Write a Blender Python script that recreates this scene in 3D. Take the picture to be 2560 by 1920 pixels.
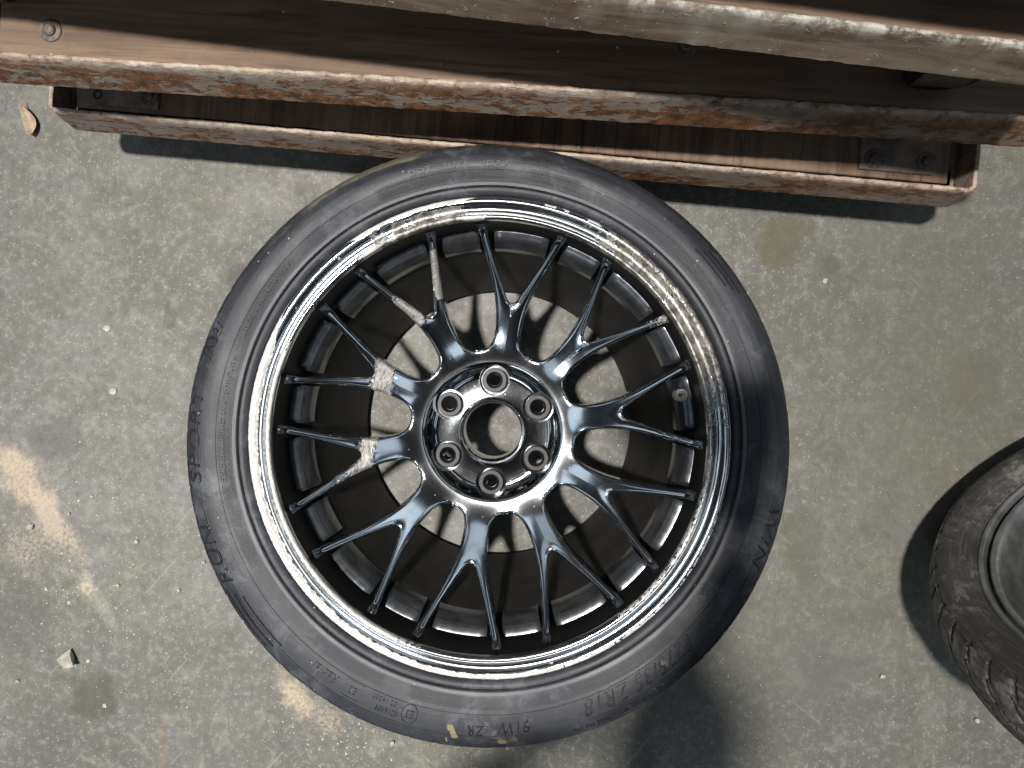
import bpy, bmesh, math, random
import numpy as np
from mathutils import Vector, Matrix, Quaternion, noise

random.seed(7)
R_ = math.radians
for o in list(bpy.data.objects):
    bpy.data.objects.remove(o, do_unlink=True)
sc = bpy.context.scene
COL = sc.collection

# ------------------------------------------------------------------ camera
CAM_H = 0.972
cam = bpy.data.cameras.new('camera')
cam.sensor_width = 36.0
cam.lens = 1775.0 / 2560.0 * 36.0
cam.clip_start = 0.005
cam.clip_end = 100.0
cam_o = bpy.data.objects.new('camera', cam)
COL.objects.link(cam_o)
cam_o.location = (0, 0, CAM_H)
vdown = Vector(((1325 - 1280) / 1775.0, -(930 - 960) / 1775.0, -1.0)).normalized()
cam_o.rotation_mode = 'QUATERNION'
cam_o.rotation_quaternion = vdown.rotation_difference(Vector((0, 0, -1)))
sc.camera = cam_o
CAM_Q = cam_o.rotation_quaternion.copy()


def px(u, v, z):
    """photo pixel -> place in the room at height z"""
    d = CAM_Q @ Vector(((u - 1280) / 1775.0, -(v - 960) / 1775.0, -1.0))
    t = (z - CAM_H) / d.z
    return Vector((d.x * t, d.y * t, z))


# ------------------------------------------------------------------ world, lamps, exposure
w = bpy.data.worlds.new('World')
sc.world = w
w.use_nodes = True
w.node_tree.nodes['Background'].inputs[0].default_value = (0.80, 0.92, 1.0, 1)
w.node_tree.nodes['Background'].inputs[1].default_value = 0.014


def area(name, loc, target, power, shape, sx, sy, col):
    l = bpy.data.lights.new(name, 'AREA')
    l.shape = shape
    l.size = sx
    if shape in ('RECTANGLE', 'ELLIPSE'):
        l.size_y = sy
    l.energy = power
    l.color = col
    o = bpy.data.objects.new(name, l)
    COL.objects.link(o)
    o.location = loc
    o.rotation_euler = (Vector(target) - Vector(loc)).to_track_quat('-Z', 'Y').to_euler()
    return o


area('ceiling_lamp', (-0.92, 0.25, 6.0), (-0.28, -0.20, 0), 46, 'DISK', 0.32, 0.32, (1.0, 0.955, 0.89)).data.spread = math.radians(56)
# rings of cool panels added overhead so the chrome has something bright to reflect
for k in range(10):
    a_ = math.radians(36 * k + 8)
    rr = 2.55 + 0.25 * math.sin(k * 2.3)
    l_ = area('cool_fill_panel', (rr * math.cos(a_), rr * math.sin(a_), 4.6), (0, 0, 0.1), 2.9 + 1.2 * math.sin(k * 1.7), 'RECTANGLE', 1.35, 0.85, (0.76, 0.89, 1.0))
for k in range(8):  # wider ring of panels added for reflections in the spoke arms
    a_ = math.radians(45 * k + 20)
    area('cool_fill_panel', (4.9 * math.cos(a_), 4.9 * math.sin(a_), 4.2), (0, 0, 0.1), 5.0 + 1.8 * math.sin(k * 2.1), 'RECTANGLE', 2.3, 1.1, (0.78, 0.90, 1.0))
area('cool_fill_panel', (-1.6, -2.8, 4.6), (0, 0, 0.1), 20, 'RECTANGLE', 1.2, 0.40, (0.80, 0.91, 1.0))  # stronger panel added at lower left for highlights on the step blocks

sc.view_settings.view_transform = 'Standard'
sc.view_settings.look = 'None'
sc.view_settings.exposure = 0.0
sc.view_settings.gamma = 1.0
sc.render.engine = 'CYCLES'
sc.cycles.max_bounces = 6
sc.cycles.diffuse_bounces = 2
sc.cycles.glossy_bounces = 4
sc.cycles.caustics_reflective = False
sc.cycles.caustics_refractive = False
sc.render.resolution_x = 1024
sc.render.resolution_y = 768


# ------------------------------------------------------------------ helpers
def tag(o, label=None, cat=None, group=None, kind=None):
    if label: o['label'] = label
    if cat: o['category'] = cat
    if group: o['group'] = group
    if kind: o['kind'] = kind
    return o


def empty(name, loc=(0, 0, 0), rz=0.0):
    o = bpy.data.objects.new(name, None)
    o.empty_display_size = 0.05
    COL.objects.link(o)
    o.location = loc
    o.rotation_euler = (0, 0, rz)
    return o


def link(name, me, mat=None, parent=None, loc=(0, 0, 0), rot=(0, 0, 0)):
    o = bpy.data.objects.new(name, me)
    COL.objects.link(o)
    if mat is not None and len(me.materials) == 0:
        me.materials.append(mat)
    o.location = loc
    o.rotation_euler = rot
    if parent is not None:
        o.parent = parent
    return o


def mesh(name, verts, faces, smooth=True, sharp=None, attrs=None):
    me = bpy.data.meshes.new(name)
    me.from_pydata([tuple(v) for v in verts], [], faces)
    me.validate()
    bm = bmesh.new(); bm.from_mesh(me)
    bmesh.ops.recalc_face_normals(bm, faces=bm.faces)
    bm.to_mesh(me); bm.free()
    if smooth:
        me.polygons.foreach_set('use_smooth', [True] * len(me.polygons))
    if sharp is not None:
        me.set_sharp_from_angle(angle=R_(sharp))
    if attrs:
        for k, v in attrs.items():
            a = me.attributes.new(k, 'FLOAT', 'POINT')
            a.data.foreach_set('value', np.asarray(v, dtype=np.float32))
    me.update()
    return me


def bm_mesh(name, bm, smooth=False, sharp=None):
    me = bpy.data.meshes.new(name)
    bmesh.ops.recalc_face_normals(bm, faces=bm.faces)
    bm.to_mesh(me); bm.free()
    if smooth:
        me.polygons.foreach_set('use_smooth', [True] * len(me.polygons))
    if sharp is not None:
        me.set_sharp_from_angle(angle=R_(sharp))
    return me


def box(bm, x0, x1, y0, y1, z0, z1, bev=0.0, seg=2):
    r = bmesh.ops.create_cube(bm, size=1.0)
    for v in r['verts']:
        v.co = Vector(((x0 + x1) / 2 + v.co.x * (x1 - x0), (y0 + y1) / 2 + v.co.y * (y1 - y0), (z0 + z1) / 2 + v.co.z * (z1 - z0)))
    if bev > 0:
        es = list({e for v in r['verts'] for e in v.link_edges})
        bmesh.ops.bevel(bm, geom=es, offset=bev, segments=seg, affect='EDGES', profile=0.6)


def lathe(profile, segs, closed=False, radial=None):
    """profile: list of (r, z); radial(theta, i, r, z)->(r, z) optional"""
    n = len(profile)
    verts, faces = [], []
    for s in range(segs):
        th = 2 * math.pi * s / segs
        c, sn = math.cos(th), math.sin(th)
        for i, (r, z) in enumerate(profile):
            if radial: r, z = radial(th, i, r, z)
            verts.append((r * c, r * sn, z))
    m = n if closed else n - 1
    for s in range(segs):
        s2 = (s + 1) % segs
        for i in range(m):
            j = (i + 1) % n
            faces.append((s * n + i, s2 * n + i, s2 * n + j, s * n + j))
    return verts, faces


def refine(profile, step):
    out = []
    for (a, b), (c, d) in zip(profile[:-1], profile[1:]):
        k = max(1, int(math.hypot(c - a, d - b) / step))
        for i in range(k):
            t = i / k
            out.append((a + (c - a) * t, b + (d - b) * t))
    out.append(profile[-1])
    return out


def catmull(pts, per=4):
    P = [np.array(p, float) for p in pts]
    out = []
    for i in range(len(P) - 1):
        p0 = P[max(i - 1, 0)]; p1 = P[i]; p2 = P[i + 1]; p3 = P[min(i + 2, len(P) - 1)]
        for k in range(per):
            t = k / per
            out.append(tuple(0.5 * ((2 * p1) + (-p0 + p2) * t + (2 * p0 - 5 * p1 + 4 * p2 - p3) * t * t + (-p0 + 3 * p1 - 3 * p2 + p3) * t ** 3)))
    out.append(tuple(P[-1]))
    return out


def nz(x, y, z=0.0):
    return noise.noise(Vector((x, y, z)))


def sstep(a, b, x):
    t = min(1.0, max(0.0, (x - a) / (b - a)))
    return t * t * (3 - 2 * t)


# ------------------------------------------------------------------ node helper
class N:
    def __init__(self, name):
        self.mat = bpy.data.materials.new(name)
        self.mat.use_nodes = True
        self.t = self.mat.node_tree
        self.t.nodes.clear()
        self.out = self.t.nodes.new('ShaderNodeOutputMaterial')
        self.b = self.t.nodes.new('ShaderNodeBsdfPrincipled')
        self.t.links.new(self.b.outputs[0], self.out.inputs[0])
        self._obj = None
        self.dim = '3D'

    def set(self, sock, val):
        if hasattr(val, 'is_output') or isinstance(val, bpy.types.NodeSocket):
            self.t.links.new(val, sock)
        else:
            if isinstance(val, (tuple, list)) and len(val) == 3 and sock.type == 'RGBA':
                val = (*val, 1.0)
            sock.default_value = val

    def bs(self, **k):
        for a, v in k.items():
            self.set(self.b.inputs[a.replace('_', ' ')], v)

    def coord(self):
        if self._obj is None:
            n = self.t.nodes.new('ShaderNodeTexCoord')
            self._obj = n.outputs['Object']
        return self._obj

    def map(self, loc=(0, 0, 0), rot=(0, 0, 0), scale=(1, 1, 1), vec=None, typ='POINT'):
        n = self.t.nodes.new('ShaderNodeMapping')
        n.vector_type = typ
        self.t.links.new(vec or self.coord(), n.inputs[0])
        n.inputs[1].default_value = loc
        n.inputs[2].default_value = rot
        n.inputs[3].default_value = scale
        return n.outputs[0]

    def noise(self, scale, detail=4, rough=0.55, vec=None, dist=0.0, col=False):
        n = self.t.nodes.new('ShaderNodeTexNoise')
        n.noise_dimensions = self.dim
        self.t.links.new(vec or self.coord(), n.inputs['Vector'])
        n.inputs['Scale'].default_value = scale
        n.inputs['Detail'].default_value = detail
        n.inputs['Roughness'].default_value = rough
        n.inputs['Distortion'].default_value = dist
        return n.outputs[1 if col else 0]

    def vor(self, scale, vec=None, feature='F1', out='Distance', rnd=1.0):
        n = self.t.nodes.new('ShaderNodeTexVoronoi')
        n.voronoi_dimensions = self.dim
        n.feature = feature
        self.t.links.new(vec or self.coord(), n.inputs['Vector'])
        n.inputs['Scale'].default_value = scale
        n.inputs['Randomness'].default_value = rnd
        return n.outputs[out]

    def math(self, op, a, b=0.0, c=None, clamp=False):
        n = self.t.nodes.new('ShaderNodeMath')
        n.operation = op
        n.use_clamp = clamp
        self.set(n.inputs[0], a); self.set(n.inputs[1], b)
        if c is not None: self.set(n.inputs[2], c)
        return n.outputs[0]

    def rng(self, v, a, b, lo=0.0, hi=1.0, smooth=True):
        n = self.t.nodes.new('ShaderNodeMapRange')
        n.interpolation_type = 'SMOOTHSTEP' if smooth else 'LINEAR'
        self.set(n.inputs[0], v)
        for i, q in zip((1, 2, 3, 4), (a, b, lo, hi)):
            n.inputs[i].default_value = q
        return n.outputs[0]

    def mix(self, f, a, b, blend='MIX'):
        n = self.t.nodes.new('ShaderNodeMix')
        n.data_type = 'RGBA'
        n.blend_type = blend
        self.set(n.inputs[0], f); self.set(n.inputs[6], a); self.set(n.inputs[7], b)
        return n.outputs[2]

    def mixf(self, f, a, b):
        n = self.t.nodes.new('ShaderNodeMix')
        n.data_type = 'FLOAT'
        self.set(n.inputs[0], f); self.set(n.inputs[2], a); self.set(n.inputs[3], b)
        return n.outputs[0]

    def attr(self, name):
        n = self.t.nodes.new('ShaderNodeAttribute')
        n.attribute_name = name
        return n.outputs['Fac']

    def length(self, vec):
        n = self.t.nodes.new('ShaderNodeVectorMath')
        n.operation = 'LENGTH'
        self.t.links.new(vec, n.inputs[0])
        return n.outputs['Value']

    def sep(self, vec=None):
        n = self.t.nodes.new('ShaderNodeSeparateXYZ')
        self.t.links.new(vec or self.coord(), n.inputs[0])
        return n.outputs

    def comb(self, x, y, z=0.0):
        n = self.t.nodes.new('ShaderNodeCombineXYZ')
        self.set(n.inputs[0], x); self.set(n.inputs[1], y); self.set(n.inputs[2], z)
        return n.outputs[0]

    def bump(self, h, strength=0.3, dist=0.001, normal=None):
        n = self.t.nodes.new('ShaderNodeBump')
        n.inputs['Strength'].default_value = strength
        n.inputs['Distance'].default_value = dist
        self.t.links.new(h, n.inputs['Height'])
        if normal is not None: self.t.links.new(normal, n.inputs['Normal'])
        self.t.links.new(n.outputs[0], self.b.inputs['Normal'])
        return n.outputs[0]

    def polar(self):
        """(angle, radius, z) about the object's own axis"""
        s = self.sep()
        ang = self.math('ARCTAN2', s[1], s[0])
        rad = self.math('SQRT', self.math('ADD', self.math('MULTIPLY', s[0], s[0]), self.math('MULTIPLY', s[1], s[1])))
        return ang, rad, s[2]


# ------------------------------------------------------------------ materials
def m_floor():
    m = N('concrete_floor')
    m.dim = '2D'
    n1 = m.noise(2.3, 6, 0.6)
    n2 = m.noise(14, 6, 0.62)
    n3 = m.noise(90, 5, 0.65)
    n4 = m.noise(420, 3, 0.7)
    c = m.mix(m.rng(n1, 0.34, 0.66), (0.135, 0.132, 0.118), (0.205, 0.202, 0.190))
    c = m.mix(m.rng(n2, 0.36, 0.66, 0, 0.55), c, (0.150, 0.147, 0.132))
    c = m.mix(m.rng(m.noise(5.0, 4, 0.6, vec=m.map(loc=(3, 1, 0))), 0.52, 0.72, 0, 0.5), c, (0.20, 0.195, 0.145))
    n5 = m.noise(34, 8, 0.72, dist=0.4)
    c = m.mix(m.rng(n5, 0.52, 0.68, 0, 0.55), c, (0.29, 0.285, 0.262))
    c = m.mix(m.rng(n5, 0.46, 0.32, 0, 0.55), c, (0.118, 0.115, 0.104))
    c = m.mix(m.rng(n3, 0.50, 0.74, 0, 0.55), c, (0.33, 0.325, 0.30))
    c = m.mix(m.rng(n3, 0.46, 0.28, 0, 0.45), c, (0.105, 0.102, 0.095))
    c = m.mix(m.rng(n4, 0.56, 0.72, 0, 0.28), c, (0.31, 0.30, 0.28))
    c = m.mix(m.rng(n4, 0.44, 0.30, 0, 0.35), c, (0.11, 0.108, 0.10))
    # pale aggregate flecks
    for sc_, th, rsel, s in ((60, 0.12, 0.90, 0.4), (170, 0.20, 0.80, 0.55)):
        dv = m.noise(60, 2, 0.5, col=True)
        vv = m.t.nodes.new('ShaderNodeVectorMath'); vv.operation = 'MULTIPLY_ADD'
        m.t.links.new(dv, vv.inputs[0]); vv.inputs[1].default_value = (0.008, 0.008, 0.0); m.t.links.new(m.coord(), vv.inputs[2])
        d = m.vor(sc_, vec=vv.outputs[0])
        colr = m.vor(sc_, vec=vv.outputs[0], out='Color')
        sel = m.rng(m.sep(colr)[0], rsel, rsel + 0.05, 0, 1)
        f = m.math('MULTIPLY', m.math('MULTIPLY', m.rng(d, th, th * 0.45), sel), s)
        c = m.mix(f, c, (0.50, 0.485, 0.45))
    # fine scratches
    for rot, loc in ((0.7, 0), (2.3, 5)):
        v = m.map(rot=(0, 0, rot), vec=m.map(loc=(loc, loc, 0)))
        v = m.map(scale=(11, 210, 1), vec=v)
        f = m.rng(m.noise(1.0, 2, 0.4, vec=v, dist=0.3), 0.77, 0.80, 0, 0.30)
        c = m.mix(f, c, (0.42, 0.41, 0.38))
    warp = m.noise(26, 5, 0.6)
    fine = m.noise(190, 4, 0.7)

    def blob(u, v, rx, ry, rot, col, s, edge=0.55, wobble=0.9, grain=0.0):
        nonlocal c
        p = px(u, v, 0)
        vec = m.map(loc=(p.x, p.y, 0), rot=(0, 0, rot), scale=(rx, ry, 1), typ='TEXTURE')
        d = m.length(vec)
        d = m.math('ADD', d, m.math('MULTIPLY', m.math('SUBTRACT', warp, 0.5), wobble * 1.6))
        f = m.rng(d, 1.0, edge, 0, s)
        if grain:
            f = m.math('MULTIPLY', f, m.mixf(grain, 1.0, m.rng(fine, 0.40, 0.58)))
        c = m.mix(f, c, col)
    # damp and oil stains, darker and paler patches, painted light falloff at the right
    blob(230, 1745, .045, .040, 0.3, (.095, .090, .078), .75)
    blob(1960, 600, .055, .040, 0.2, (.13, .115, .07), .75)
    blob(2080, 660, .016, .014, 0, (.10, .095, .08), .7)
    blob(2430, 950, .045, .065, 0.2, (.125, .115, .08), .6)
    blob(130, 1100, .05, .035, 0, (.10, .098, .09), .5)
    blob(60, 1550, .06, .06, 0, (.115, .113, .105), .5)
    blob(590, 690, .018, .020, 0, (.09, .088, .082), .7)
    blob(425, 785, .012, .022, 0, (.10, .097, .09), .6)
    blob(2010, 1350, .035, .07, 0.1, (.125, .118, .09), .6)  # darker patch beside the right flank of the tyre
    blob(1290, 640, .05, .04, 0.1, (.10, .095, .085), .3)  # faint darker patch under the wheel
    blob(2050, 1700, .06, .05, 0.2, (.15, .147, .14), .5)
    blob(2330, 1790, .030, .060, 0.1, (.31, .305, .27), .4, edge=.1, grain=.5)
    blob(1990, 1690, .014, .040, 0.5, (.31, .30, .25), .45, edge=.2, grain=.5)
    blob(2330, 1000, .26, .55, 0.0, (.140, .136, .105), .55, edge=.1, wobble=.5)  # olive tint, with the lamp's falloff to the right painted into it
    blob(1950, 1650, .22, .20, 0.0, (.125, .123, .105), .5, edge=.1, wobble=.6)  # dimmer light at the lower right put into the floor colour
    # spilled cream powder
    blob(55, 1195, .040, .062, 0.55, (.52, .43, .32), .95, edge=.35, grain=.6)
    blob(120, 1285, .020, .050, 0.50, (.54, .45, .34), .95, edge=.35, grain=.5)
    blob(215, 1465, .018, .024, 0.3, (.55, .46, .35), .9, edge=.3, grain=.6)
    blob(170, 1370, .035, .05, 0.5, (.40, .34, .27), .6, edge=.2, grain=.95)
    blob(150, 1320, .020, .085, 0.56, (.50, .42, .32), .8, edge=.1, grain=.75)
    blob(20, 1150, .030, .05, 0.56, (.52, .43, .33), .85, edge=.2, grain=.5)
    blob(90, 1350, .07, .05, 0.4, (.42, .36, .29), .7, edge=.1, grain=1.0)
    blob(265, 1530, .012, .04, 0.5, (.36, .35, .31), .5, edge=.2, grain=.5)
    blob(735, 1735, .045, .024, -0.75, (.55, .46, .33), .9, edge=.35, grain=.5)
    blob(820, 1800, .035, .03, -0.6, (.45, .38, .29), .7, edge=.1, grain=1.0)
    blob(400, 1835, .008, .014, 0, (.40, .25, .10), .6, edge=.0, grain=.4)
    blob(408, 1890, .010, .024, 0, (.34, .25, .16), .45, edge=.0, grain=.4)
    rough = m.mixf(m.rng(n2, 0.3, 0.7), 0.52, 0.72)
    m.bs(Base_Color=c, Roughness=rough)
    h = m.math('ADD', m.math('MULTIPLY', n3, 0.5), m.math('MULTIPLY', n4, 0.35))
    m.bump(h, 0.55, 0.0012)
    return m.mat


def m_chrome(name, base=(0.72, 0.745, 0.77), rough=0.15, scr=True, spoke=False):
    m = N(name)
    sm = m.noise(38, 4, 0.6)
    smear = m.rng(sm, 0.45, 0.75)
    fine = m.noise(300, 3, 0.6)
    spots = m.rng(m.vor(210), 0.13, 0.07, 0, 1)
    sel = m.rng(m.sep(m.vor(210, out='Color'))[1], 0.90, 0.93)
    spots = m.math('MULTIPLY', spots, sel)
    colr = m.mix(smear, base, tuple(b * 0.86 for b in base))
    r = m.math('ADD', m.mixf(smear, rough, rough + 0.03), m.rng(fine, 0.5, 0.8, 0, 0.02))
    colr = m.mix(spots, colr, (0.50, 0.49, 0.46))
    r = m.mixf(spots, r, 0.7)
    if not scr:
        m.bs(Base_Color=colr, Roughness=r, Metallic=m.mixf(spots, 1.0, 0.2))
        m.bump(sm, 0.05, 0.001)
        return m.mat
    a = m.attr('scrape')
    d = m.attr('corrode')
    rag = m.noise(260, 4, 0.65)
    ang, rad, z = m.polar()
    str_ = m.noise(1.0, 4, 0.7, vec=m.comb(m.math('MULTIPLY', ang, 14 if spoke else 30), m.math('MULTIPLY', rad, 1000 if spoke else 600), m.math('MULTIPLY', z, 500)), dist=0.3)
    f = m.math('ADD', m.math('MULTIPLY', m.math('SUBTRACT', rag, 0.5), 0.7), m.math('MULTIPLY', m.math('SUBTRACT', str_, 0.5), 1.3 if spoke else 0.8))
    f = m.rng(m.math('ADD', a, f), 0.40, 0.58 if spoke else 0.54)
    gouge = m.noise(150, 5, 0.7, dist=1.2)
    hs = m.math('ADD', m.math('MULTIPLY', str_, 0.9 if spoke else 0.6), m.math('MULTIPLY', gouge, 0.35 if spoke else 0.7))
    scol = m.mix(m.rng(hs, 0.44, 0.74), (0.13, 0.125, 0.12) if spoke else (0.50, 0.485, 0.47), (0.52, 0.50, 0.48) if spoke else (0.86, 0.84, 0.82))
    colr = m.mix(f, colr, scol)
    r = m.mixf(f, r, 0.42 if spoke else 0.75)
    metal = m.mixf(f, 1.0, 0.6 if spoke else 0.0)
    dd = m.rng(m.math('ADD', d, m.math('MULTIPLY', m.math('SUBTRACT', m.noise(1.0, 5, 0.7, vec=m.comb(m.math('MULTIPLY', ang, 30), m.math('MULTIPLY', rad, 210), 0.0)), 0.5), 1.6)), 0.42, 0.66)
    dcol = m.mix(m.rng(m.noise(110, 7, 0.78, dist=0.6), 0.40, 0.60), (0.13, 0.12, 0.105), (0.44, 0.425, 0.40))
    colr = m.mix(dd, colr, dcol)
    r = m.mixf(dd, r, 0.45)
    metal = m.mixf(dd, metal, 0.65)
    m.bs(Base_Color=colr, Roughness=r, Metallic=metal)
    hh = m.math('ADD', m.math('MULTIPLY', f, hs), m.math('MULTIPLY', dd, m.math('MULTIPLY', rag, 0.35)))
    m.bump(hh, 0.7, 0.0011)
    return m.mat


def m_rubber(name, base, dusty, mud=True, ridge=False):
    m = N(name)
    ang, rad, z = m.polar()
    n1 = m.noise(13, 5, 0.6)
    n2 = m.noise(120, 5, 0.7)
    c = m.mix(m.rng(n1, 0.35, 0.7), base, tuple(b * 1.6 for b in base))
    streak = m.noise(1.0, 4, 0.7, vec=m.comb(m.math('MULTIPLY', ang, 6), m.math('MULTIPLY', rad, 260), 0.0))
    c = m.mix(m.rng(streak, 0.45, 0.75, 0, 0.5), c, dusty)
    c = m.mix(m.rng(n2, 0.55, 0.8, 0, 0.45), c, tuple(d * 1.3 for d in dusty))
    scuff = m.rng(m.math('ADD', m.noise(34, 8, 0.75, dist=0.5), m.math('MULTIPLY', m.math('SUBTRACT', m.noise(7, 3, 0.5), 0.5), 0.5)), 0.52, 0.66, 0, 0.7)
    c = m.mix(scuff, c, tuple(d * 1.5 for d in dusty))
    if ridge:
        c = m.mix(m.math('MULTIPLY', m.rng(rad, .2562, .2568), m.rng(rad, .2604, .2600)), c, (.12, .125, .14))
    if mud:
        a = m.attr('mud')
        f = m.rng(m.math('ADD', a, m.math('MULTIPLY', m.math('SUBTRACT', m.noise(55, 6, 0.7), 0.5), 1.1)), 0.35, 0.85)
        c = m.mix(m.math('MULTIPLY', f, 0.8), c, (0.20, 0.185, 0.135))
        p = m.attr('paint')
        f2 = m.rng(m.math('ADD', p, m.math('MULTIPLY', m.math('SUBTRACT', m.noise(90, 5, 0.7), 0.5), 0.9)), 0.45, 0.6)
        c = m.mix(m.math('MULTIPLY', f2, 0.75), c, (0.34, 0.28, 0.15))
        q = m.attr('chalk')
        f3 = m.rng(m.math('ADD', q, m.math('MULTIPLY', m.math('SUBTRACT', m.noise(70, 6, 0.7), 0.5), 1.4)), 0.5, 0.8)
        c = m.mix(m.math('MULTIPLY', f3, 0.6), c, (0.25, 0.235, 0.205))
    sp = m.rng(m.vor(95), 0.10, 0.055)
    sel = m.rng(m.sep(m.vor(95, out='Color'))[0], 0.88, 0.90)
    c = m.mix(m.math('MULTIPLY', sp, sel), c, (0.42, 0.41, 0.38))
    m.bs(Base_Color=c, Roughness=m.mixf(m.rng(n1, 0.3, 0.7), 0.44, 0.62), Specular_IOR_Level=0.5)
    # fine moulded ribs on the inner sidewall, worn rubber relief elsewhere
    ribs = m.math('SINE', m.math('MULTIPLY', ang, 900.0))
    zone = m.math('MULTIPLY', m.rng(rad, 0.262, 0.264), m.rng(rad, 0.276, 0.274))
    patch = m.rng(m.noise(1.0, 2, 0.5, vec=m.comb(m.math('MULTIPLY', ang, 2.2), 0, 0)), 0.42, 0.5)
    h = m.math('ADD', m.math('MULTIPLY', m.math('MULTIPLY', ribs, zone), m.math('MULTIPLY', patch, 0.22)), m.math('MULTIPLY', n2, 0.55))
    rings = m.math('MULTIPLY', m.math('SINE', m.math('MULTIPLY', rad, 2900.0)), m.math('MULTIPLY', m.rng(rad, .2955, .2965), m.rng(rad, .3120, .3100)))
    h = m.math('ADD', h, m.math('MULTIPLY', rings, 0.10))
    h = m.math('ADD', h, m.math('MULTIPLY', streak, 0.35))
    m.bump(h, 0.42, 0.0013)
    return m.mat


def m_wood(name, along_y):
    m = N(name)
    if along_y:
        v = m.map(scale=(46, 3.2, 3))
        v2 = m.map(scale=(210, 9, 9))
    else:
        v = m.map(scale=(2.6, 40, 4))
        v2 = m.map(scale=(7, 190, 9))
    g = m.noise(1.0, 5, 0.62, vec=v, dist=0.6)
    g2 = m.noise(1.0, 4, 0.6, vec=v2, dist=0.3)
    big = m.noise(5, 4, 0.6)
    c = m.mix(m.rng(g, 0.32, 0.70), (0.125, 0.075, 0.047), (0.255, 0.165, 0.108))
    c = m.mix(m.rng(g2, 0.50, 0.68, 0, 0.75), c, (0.075, 0.045, 0.030))
    c = m.mix(m.rng(big, 0.48, 0.72, 0, 0.55), c, (0.25, 0.18, 0.135))
    scf = m.rng(m.noise(1.0, 4, 0.6, vec=m.map(rot=(0, 0, .5), scale=(18, 150, 9)), dist=0.5), 0.66, 0.74, 0, 0.5)
    c = m.mix(scf, c, (0.33, 0.26, 0.20))
    dirt = m.noise(28, 6, 0.7)
    c = m.mix(m.rng(dirt, 0.56, 0.74, 0, 0.6), c, (0.10, 0.075, 0.06))
    sp = m.math('MULTIPLY', m.rng(m.vor(70), 0.11, 0.06), m.rng(m.sep(m.vor(70, out='Color'))[0], 0.86, 0.88))
    c = m.mix(sp, c, (0.50, 0.45, 0.38))
    m.bs(Base_Color=c, Roughness=m.mixf(m.rng(big, .3, .7), 0.5, 0.68))
    m.bump(m.math('ADD', m.math('MULTIPLY', g2, 0.8), m.math('MULTIPLY', dirt, 0.4)), 0.45, 0.0012)
    return m.mat


def m_rust(name, amount):
    m = N(name)
    v = m.map(scale=(10, 30, 40))
    v2 = m.map(scale=(55, 80, 95))
    n1 = m.noise(1.0, 6, 0.68, vec=v, dist=0.7)
    n2 = m.noise(1.0, 5, 0.7, vec=v2, dist=0.5)
    mm = m.math('ADD', m.math('MULTIPLY', n1, 0.52), m.math('MULTIPLY', n2, 0.48))
    f = m.rng(mm, 0.51 - amount, 0.565 - amount)
    paint = m.mix(m.rng(n2, 0.35, 0.7), (0.30, 0.255, 0.215), (0.43, 0.40, 0.375))
    rust = m.mix(m.rng(m.noise(75, 5, 0.7), 0.36, 0.66), (0.10, 0.044, 0.024), (0.29, 0.130, 0.055))
    rust = m.mix(m.rng(m.noise(170, 4, 0.7), 0.55, 0.75, 0, 0.7), rust, (0.44, 0.30, 0.19))
    stain = m.rng(m.noise(1.0, 5, 0.7, vec=m.map(loc=(4, 2, 1), scale=(16, 40, 60)), dist=0.4), 0.42, 0.66)
    paint = m.mix(m.math('MULTIPLY', stain, 0.65), paint, (0.27, 0.175, 0.115))
    c = m.mix(f, paint, rust)
    flk = m.rng(m.noise(260, 4, 0.7, dist=0.6), 0.62, 0.72)
    c = m.mix(m.math('MULTIPLY', flk, 0.6), c, (0.50, 0.45, 0.39))
    # paler, broken tone along the top edge
    z = m.sep()[2]
    e = m.attr('edge')
    ef = m.math('MULTIPLY', e, m.rng(m.noise(60, 5, 0.7), 0.36, 0.56))
    c = m.mix(ef, c, m.mix(m.rng(n2, .4, .6), (0.46, 0.34, 0.25), (0.60, 0.52, 0.44)))
    m.bs(Base_Color=c, Roughness=0.68, Metallic=0.0)
    h = m.math('ADD', m.math('MULTIPLY', f, m.math('ADD', 0.2, n2)), m.math('MULTIPLY', flk, 0.4))
    m.bump(h, 0.55, 0.0012)
    return m.mat


def m_greywood(name):
    m = N(name)
    v = m.map(scale=(5, 40, 60))
    g = m.noise(1.0, 6, 0.66, vec=v, dist=0.8)
    b = m.noise(7, 5, 0.65)
    c = m.mix(m.rng(g, 0.34, 0.66), (0.105, 0.075, 0.055), (0.26, 0.205, 0.155))
    c = m.mix(m.rng(b, 0.48, 0.66, 0, 0.75), c, (0.32, 0.285, 0.235))
    c = m.mix(m.rng(m.noise(16, 5, 0.7), 0.60, 0.68, 0, 0.7), c, (0.15, 0.085, 0.055))
    sp = m.rng(m.noise(210, 3, 0.7), 0.62, 0.70)
    c = m.mix(m.math('MULTIPLY', sp, .8), c, (0.55, 0.53, 0.48))
    e = m.attr('edge')
    ef = m.math('MULTIPLY', e, m.rng(m.noise(70, 5, 0.7), 0.42, 0.60))
    c = m.mix(ef, c, (0.56, 0.54, 0.49))
    m.bs(Base_Color=c, Roughness=0.66)
    m.bump(m.math('ADD', g, sp), 0.6, 0.0014)
    return m.mat


def m_plain(name, col, rough, metal=0.0, var=0.35, sc_=60, bump=0.2):
    m = N(name)
    n = m.noise(sc_, 5, 0.65)
    m.bs(Base_Color=m.mix(m.rng(n, 0.3, 0.7), tuple(c * (1 - var) for c in col), tuple(min(1, c * (1 + var)) for c in col)),
         Roughness=m.mixf(n, rough * 0.85, min(1, rough * 1.15)), Metallic=metal)
    if bump: m.bump(n, bump, 0.0008)
    return m.mat


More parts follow.
